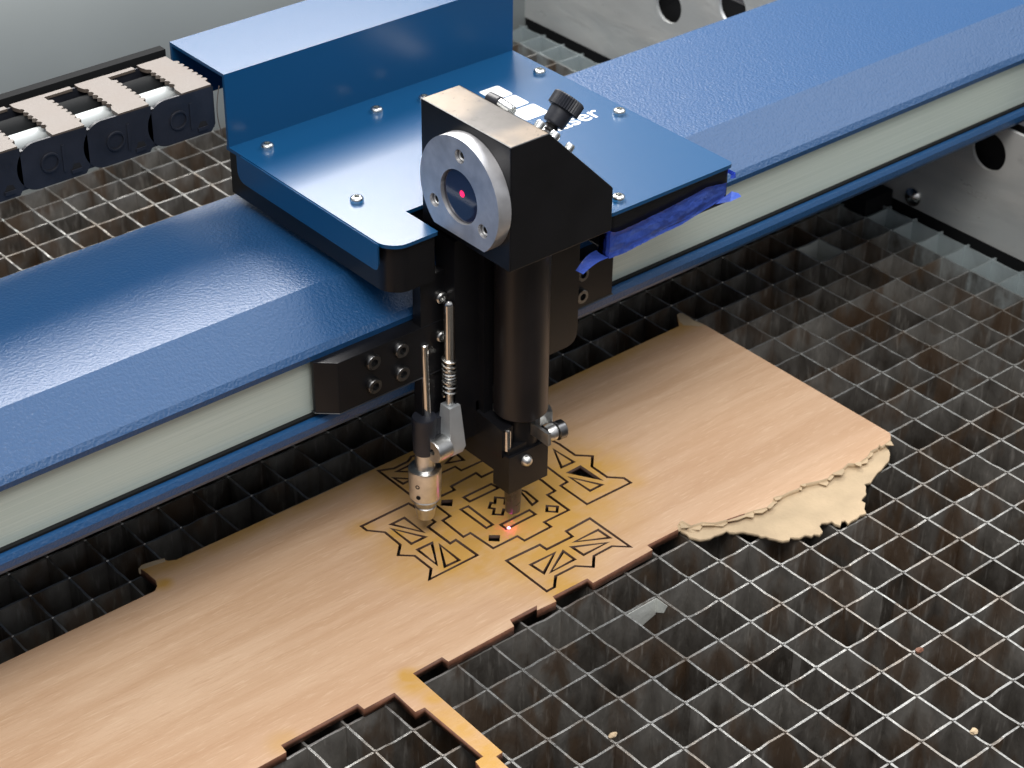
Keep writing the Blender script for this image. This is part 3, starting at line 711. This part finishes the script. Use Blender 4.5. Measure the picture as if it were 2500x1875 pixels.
outer_w = PL(outer_px)
KERF = .036

# the cut-out shapes (photo picks, on the board's plane)
left_px = r8([(95, 692), (435, 527), (475, 550), (625, 660), (575, 697), (735, 815), (775, 790), (930, 900), (585, 1075), (597, 997), (480, 905), (360, 900), (375, 825), (265, 735), (135, 722)])
low_px = r8([(1140, 940), (1380, 825), (1430, 858), (1615, 765), (1570, 728), (1740, 635), (2032, 840), (1900, 835), (1770, 905), (1765, 985), (1635, 978), (1495, 1050), (1485, 1130), (1430, 1160)])
right_px = r8([(1635, 180), (1760, 187), (1755, 262), (1865, 338), (1985, 345), (2035, 378), (1720, 533), (1530, 400), (1578, 372), (1425, 258), (1388, 283), (1245, 180), (1440, 60), (1520, 100)])
cen_px = r8([(1045, 850), (880, 740), (830, 768), (680, 650), (735, 618), (606, 522), (640, 489), (765, 430), (742, 405), (920, 308), (960, 337), (1120, 262), (1235, 330), (1280, 300), (1395, 362), (1490, 437), (1435, 466), (1588, 575), (1412, 662), (1460, 695), (1270, 795), (1218, 763)])
cx_, cy_ = Z(850 + 1093 * .33906, 1050 + 552 * .33906)
def rot180(L): return [(2 * cx_ - x, 2 * cy_ - y) for x, y in L]
shapes = {'left': PL(left_px), 'lower right': PL(low_px), 'upper right': PL(right_px)}
shapes['upper left'] = PL(r8([(218, 292), (330, 275), (430, 225), (455, 190), (560, 165), (680, 95), (800, 60), (1000, 205), (815, 290), (770, 262), (590, 345), (620, 372), (448, 466)]))
shapes['centre'] = PL(cen_px)
tri = {
 'left': [r8([(305, 678), (405, 628), (545, 735)]), r8([(310, 708), (455, 820), (560, 768)]), r8([(495, 860), (605, 808), (640, 970)]), r8([(658, 822), (695, 985), (803, 935)])],
 'lower right': [r8([(1625, 805), (1800, 715), (1888, 775)]), r8([(1605, 840), (1870, 808), (1695, 900)]), r8([(1310, 968), (1490, 880), (1410, 1032)]), r8([(1548, 868), (1635, 930), (1455, 1025)])],
 'upper right': [r8([(1480, 138), (1628, 228), (1535, 270)]), r8([(1592, 338), (1832, 392), (1742, 438)]), r8([(1582, 305), (1672, 258), (1825, 358)])],
}
slots = {'a': r8([(808, 570), (865, 545), (1043, 680), (995, 706)]), 'b': r8([(1095, 680), (1305, 573), (1352, 605), (1150, 708), (1138, 712)]), 'c': r8([(828, 483), (1030, 385), (1085, 415), (875, 515)]), 'd': r8([(1225, 425), (1280, 440), (1365, 510), (1325, 540)])}
plus = r8([(1058, 482), (1135, 488), (1130, 530), (1180, 540), (1160, 580), (1122, 572), (1112, 610), (1042, 606), (1050, 566), (1012, 560), (1025, 520), (1055, 524)])
sq_open = [r8([(672, 502), (755, 498), (748, 548), (665, 542)]), r8([(1012, 755), (1095, 755), (1090, 802), (1010, 798)])]
sq_fill = r8([(1430, 543), (1510, 548), (1505, 590), (1428, 585)])

bd = thing('board', (0, 4, 0), 'beech-faced board with laser-cut shapes and a torn right corner, lying on the cutting grid', 'board')
holes_w = [offset(s_, KERF) for s_ in shapes.values()]
def segd(x, y, a, b):
    ax, ay = a; bx, by = b; t = max(0, min(1, ((x - ax) * (bx - ax) + (y - ay) * (by - ay)) / max(1e-9, (bx - ax) ** 2 + (by - ay) ** 2)))
    return math.hypot(x - ax - t * (bx - ax), y - ay - t * (by - ay))
def hedge(x, y):
    return any(segd(x, y, a, b) < .02 for H in holes_w for a, b in zip(H, H[1:] + H[:1]))
def paint_sides(bm, tornx=None):
    bmesh.ops.recalc_face_normals(bm, faces=bm.faces[:])
    tw = PL(torn + r7([(1722, 1035)]))
    rm = PL(r7([(290, 215), (283, 190), (298, 178), (325, 182), (360, 200), (1722, 988)])) + PL([(340, 1386), (360, 1377), (398, 1366)])
    for f in bm.faces:
        if abs(f.normal.z) < .5:
            c_ = f.calc_center_median(); near = min((c_.x - x) ** 2 + (c_.y - y) ** 2 for x, y in tw) < .06 or (c_.x > 9 and c_.y > 0 and min((c_.x - x) ** 2 + (c_.y - y) ** 2 for x, y in rm) < .03)
            f.material_index = 2 if near else 1
            if not near and hedge(c_.x, c_.y): f.material_index = 3
        elif f.normal.z < 0: f.material_index = 2
    return bm
bm = paint_sides(sheet([outer_w] + holes_w, ZB + .002, ZTOP)); obj('veneered_panel', bm, [M['wood'], M['burnt'], M['core'], M['char']], bd, smooth=False)
# torn fibre layer showing beyond the break
tout = r7([(1727, 1012), (1728, 1035), (1705, 1062), (1690, 1080), (1715, 1105), (1722, 1130), (1716, 1172), (1690, 1198), (1665, 1232), (1640, 1250), (1612, 1288), (1592, 1320), (1546, 1330), (1560, 1352), (1558, 1385), (1562, 1400), (1535, 1428), (1528, 1445), (1556, 1462), (1548, 1500), (1562, 1530), (1520, 1540), (1500, 1562), (1462, 1578), (1440, 1600), (1420, 1575), (1395, 1580), (1388, 1612), (1350, 1600), (1330, 1580), (1300, 1592), (1262, 1592), (1244, 1615), (1265, 1650)])
tout += rb([(1960, 62), (1940, 85), (1900, 78), (1885, 92), (1840, 84), (1800, 105), (1740, 100), (1735, 118), (1690, 125), (1640, 112), (1600, 105), (1500, 78), (1400, 62), (1330, 66), (1310, 55), (1250, 82), (1200, 105), (1130, 116), (1085, 104), (1060, 100), (1040, 78), (1000, 60), (985, 48)])
rj = random.Random(3); t2 = []
for (a, b), (c, d) in zip(tout, tout[1:]):
    n = max(1, int(math.hypot(c - a, d - b) / 9))
    for i in range(n): t2.append((a + (c - a) * i / n + (rj.uniform(-2.2, 2.2) if i else 0), b + (d - b) * i / n + (rj.uniform(-2.2, 2.2) if i else 0)))
back_ = r7([(300, 1560), (380, 1560), (622, 1500), (900, 1400), (1300, 1220), (1600, 1050), (1700, 1000)])
bm = sheet([PL(t2 + back_, .11)], ZB, .115); obj('torn_backing', bm, M['core'], bd, smooth=False)
# lifted splinters along the break
for i, (a, b) in enumerate(zip(torn, torn[1:])):
    if rj.random() < .8:
        p, q_ = Vector(Z(*a)), Vector(Z(*b)); d = q_ - p; n = Vector((d.y, -d.x)); n.normalize()
        if n.y > 0: n = -n
        L = [p, q_, q_ + n * rj.uniform(.02, .10), p + d * .5 + n * rj.uniform(.05, .20), p + n * rj.uniform(.0, .08)]
        z = rj.uniform(.17, .255); bm = prism(NB(), [(v.x, v.y) for v in L], 2, z - .02, z); obj('splinter', bm, M['core'], bd, smooth=False)
for a, b, r in ((1332, 1478, .17), (1662, 1285, .2), (1690, 1290, .16)):
    x, y = Z(a, b, .14); bm = NB(); bmesh.ops.create_icosphere(bm, subdivisions=2, radius=r)
    for v in bm.verts: v.co = Vector((x + v.co.x * (1 + rj.uniform(-.3, .3)), y + v.co.y * .7 * (1 + rj.uniform(-.3, .3)), .12 + v.co.z * .42 * (1 + rj.uniform(-.4, .4))))
    obj('torn_fibre', bm, M['core'], bd, smooth=False)
x0_, y0_ = Z(368, 1378)
L = [Z(338, 1388), Z(350, 1378), Z(380, 1368), Z(402, 1363), Z(404, 1371), Z(380, 1379), Z(352, 1389)]
obj('torn_fibre', prism(NB(), L, 2, .1, .253), M['core'], bd, smooth=False)
L = PL(r7([(285, 195), (300, 176), (325, 180), (390, 222), (470, 262), (430, 268), (380, 262), (330, 262), (305, 240)]))
obj('torn_fibre', prism(NB(), L, 2, .1, .253), M['core'], bd, smooth=False)

# the loose pieces, each lying in its opening
ZP = ZTOP - .004
def piece(name, loops, label, cat, group):
    c_ = loops[0]; cx1 = sum(p[0] for p in c_) / len(c_); cy1 = sum(p[1] for p in c_) / len(c_)
    bm = sheet(loops, ZB + .03, ZP); bmesh.ops.recalc_face_normals(bm, faces=bm.faces[:])
    for f in bm.faces:
        if abs(f.normal.z) < .5: f.material_index = 1
    return tag(obj(name, bm, [M['wood'], M['char']], loc=(cx1, cy1, ZB), smooth=False), label, cat, group)
G1 = 'cut-out shapes lying in the board'
names = {'left': 'spiky cut-out on the left, under the height probe tip', 'lower right': 'spiky cut-out nearest the lower edge of the board, right of the red spot',
         'upper right': 'spiky cut-out right of the nozzle with one dark open triangle', 'upper left': 'spiky cut-out mostly hidden behind the height probe', 'centre': 'central stepped cut-out plate with slots and a cross, under the nozzle'}
tw_ = {k: [PL(t) for t in v] for k, v in tri.items()}
tw_['upper left'] = [PL(r8(t)) for t in ([(345, 298), (440, 252), (505, 300)], [(322, 342), (470, 350), (395, 388)], [(700, 240), (775, 162), (835, 215)])]
for k_, s_ in shapes.items():
    hl = []
    if k_ == 'centre': hl = [offset(PL(t), KERF * .8) for t in slots.values()] + [offset(PL(plus), KERF * .8)] + [PL(t) for t in sq_open] + [offset(PL(sq_fill), KERF * .8)]
    else: hl = [offset(t, KERF * .8) for t in tw_[k_]]
    piece('cut_out_shape', [offset(s_, -KERF)] + hl, names[k_], 'cut-out', G1)
words = {'left': ['top', 'second', 'third', 'bottom'], 'lower right': ['top', 'second', 'lower left', 'lower centre'], 'upper right': ['top', 'lower'], 'upper left': ['nearest the probe', 'second', 'third', 'far']}
G2 = 'small triangular offcuts'
for k_, L in tw_.items():
    for i, t in enumerate(L):
        if k_ == 'upper right' and i == 2: continue      # that one has dropped out
        tt = offset(t, -KERF * 1.3)
        piece('triangular_offcut', [tt], '%s triangular offcut inside the %s' % (words[k_][i], {'left': 'left spiky cut-out', 'lower right': 'spiky cut-out near the lower board edge', 'upper right': 'spiky cut-out right of the nozzle', 'upper left': 'spiky cut-out behind the probe'}[k_]), 'offcut', G2)
G3 = 'slot offcuts in the central plate'
for k_, lb in (('a', 'slot offcut left of the cross in the central plate'), ('b', 'slot offcut beside the red laser spot in the central plate'), ('c', 'slot offcut above the cross in the central plate'), ('d', 'slot offcut right of the nozzle in the central plate')):
    piece('slot_offcut', [offset(PL(slots[k_]), -KERF * 1.2)], lb, 'offcut', G3)
piece('cross_offcut', [offset(PL(plus), -KERF * 1.2)], 'small cross-shaped offcut in the middle of the central plate', 'offcut', None)
piece('square_offcut', [offset(PL(sq_fill), -KERF * 1.2)], 'small square offcut still in its hole, right of the nozzle', 'offcut', None)

# red pointer spot on the board
x, y = Z(1242, 1289); sp3 = lathe(NB(), (x, y, ZTOP + .001), (0, 0, 1), [(0, .042), (.012, .034), (.018, .0)], 20)
tag(obj('laser_spot', sp3, M['redhot'], loc=(x, y, ZTOP)), 'glowing red pointer spot on the board in front of the nozzle', 'light spot')
ld = bpy.data.lights.new('pointer_glow', 'POINT'); ld.energy = .0006; ld.color = (1, .0, .55); ld.shadow_soft_size = .02 * S
lo = bpy.data.objects.new('pointer_glow', ld); COL.objects.link(lo); lo.location = Vector((x, y, ZTOP + .12)) * S

# wood crumbs caught on the grid
for i, (a, b, lb) in enumerate(((2378, 1786, 'tiny light wood crumb on the grid at the lower right'), (1496, 1795, 'small wood chip stuck in a cell right of the board strip'), (2244, 1588, 'tiny dark crumb on a grid crossing right of the torn corner'))):
    x, y = Z(a, b, .02); bm = NB(); bmesh.ops.create_icosphere(bm, subdivisions=2, radius=.09)
    rc = random.Random(i)
    for v in bm.verts: v.co = Vector((x + v.co.x * rc.uniform(.6, 1.5), y + v.co.y * rc.uniform(.5, 1.1), .03 + v.co.z * .6))
    tag(obj('wood_crumb', bm, M['core'] if i < 2 else M['burnt'], loc=(x, y, .02), smooth=False), lb, 'crumb', 'crumbs on the grid')
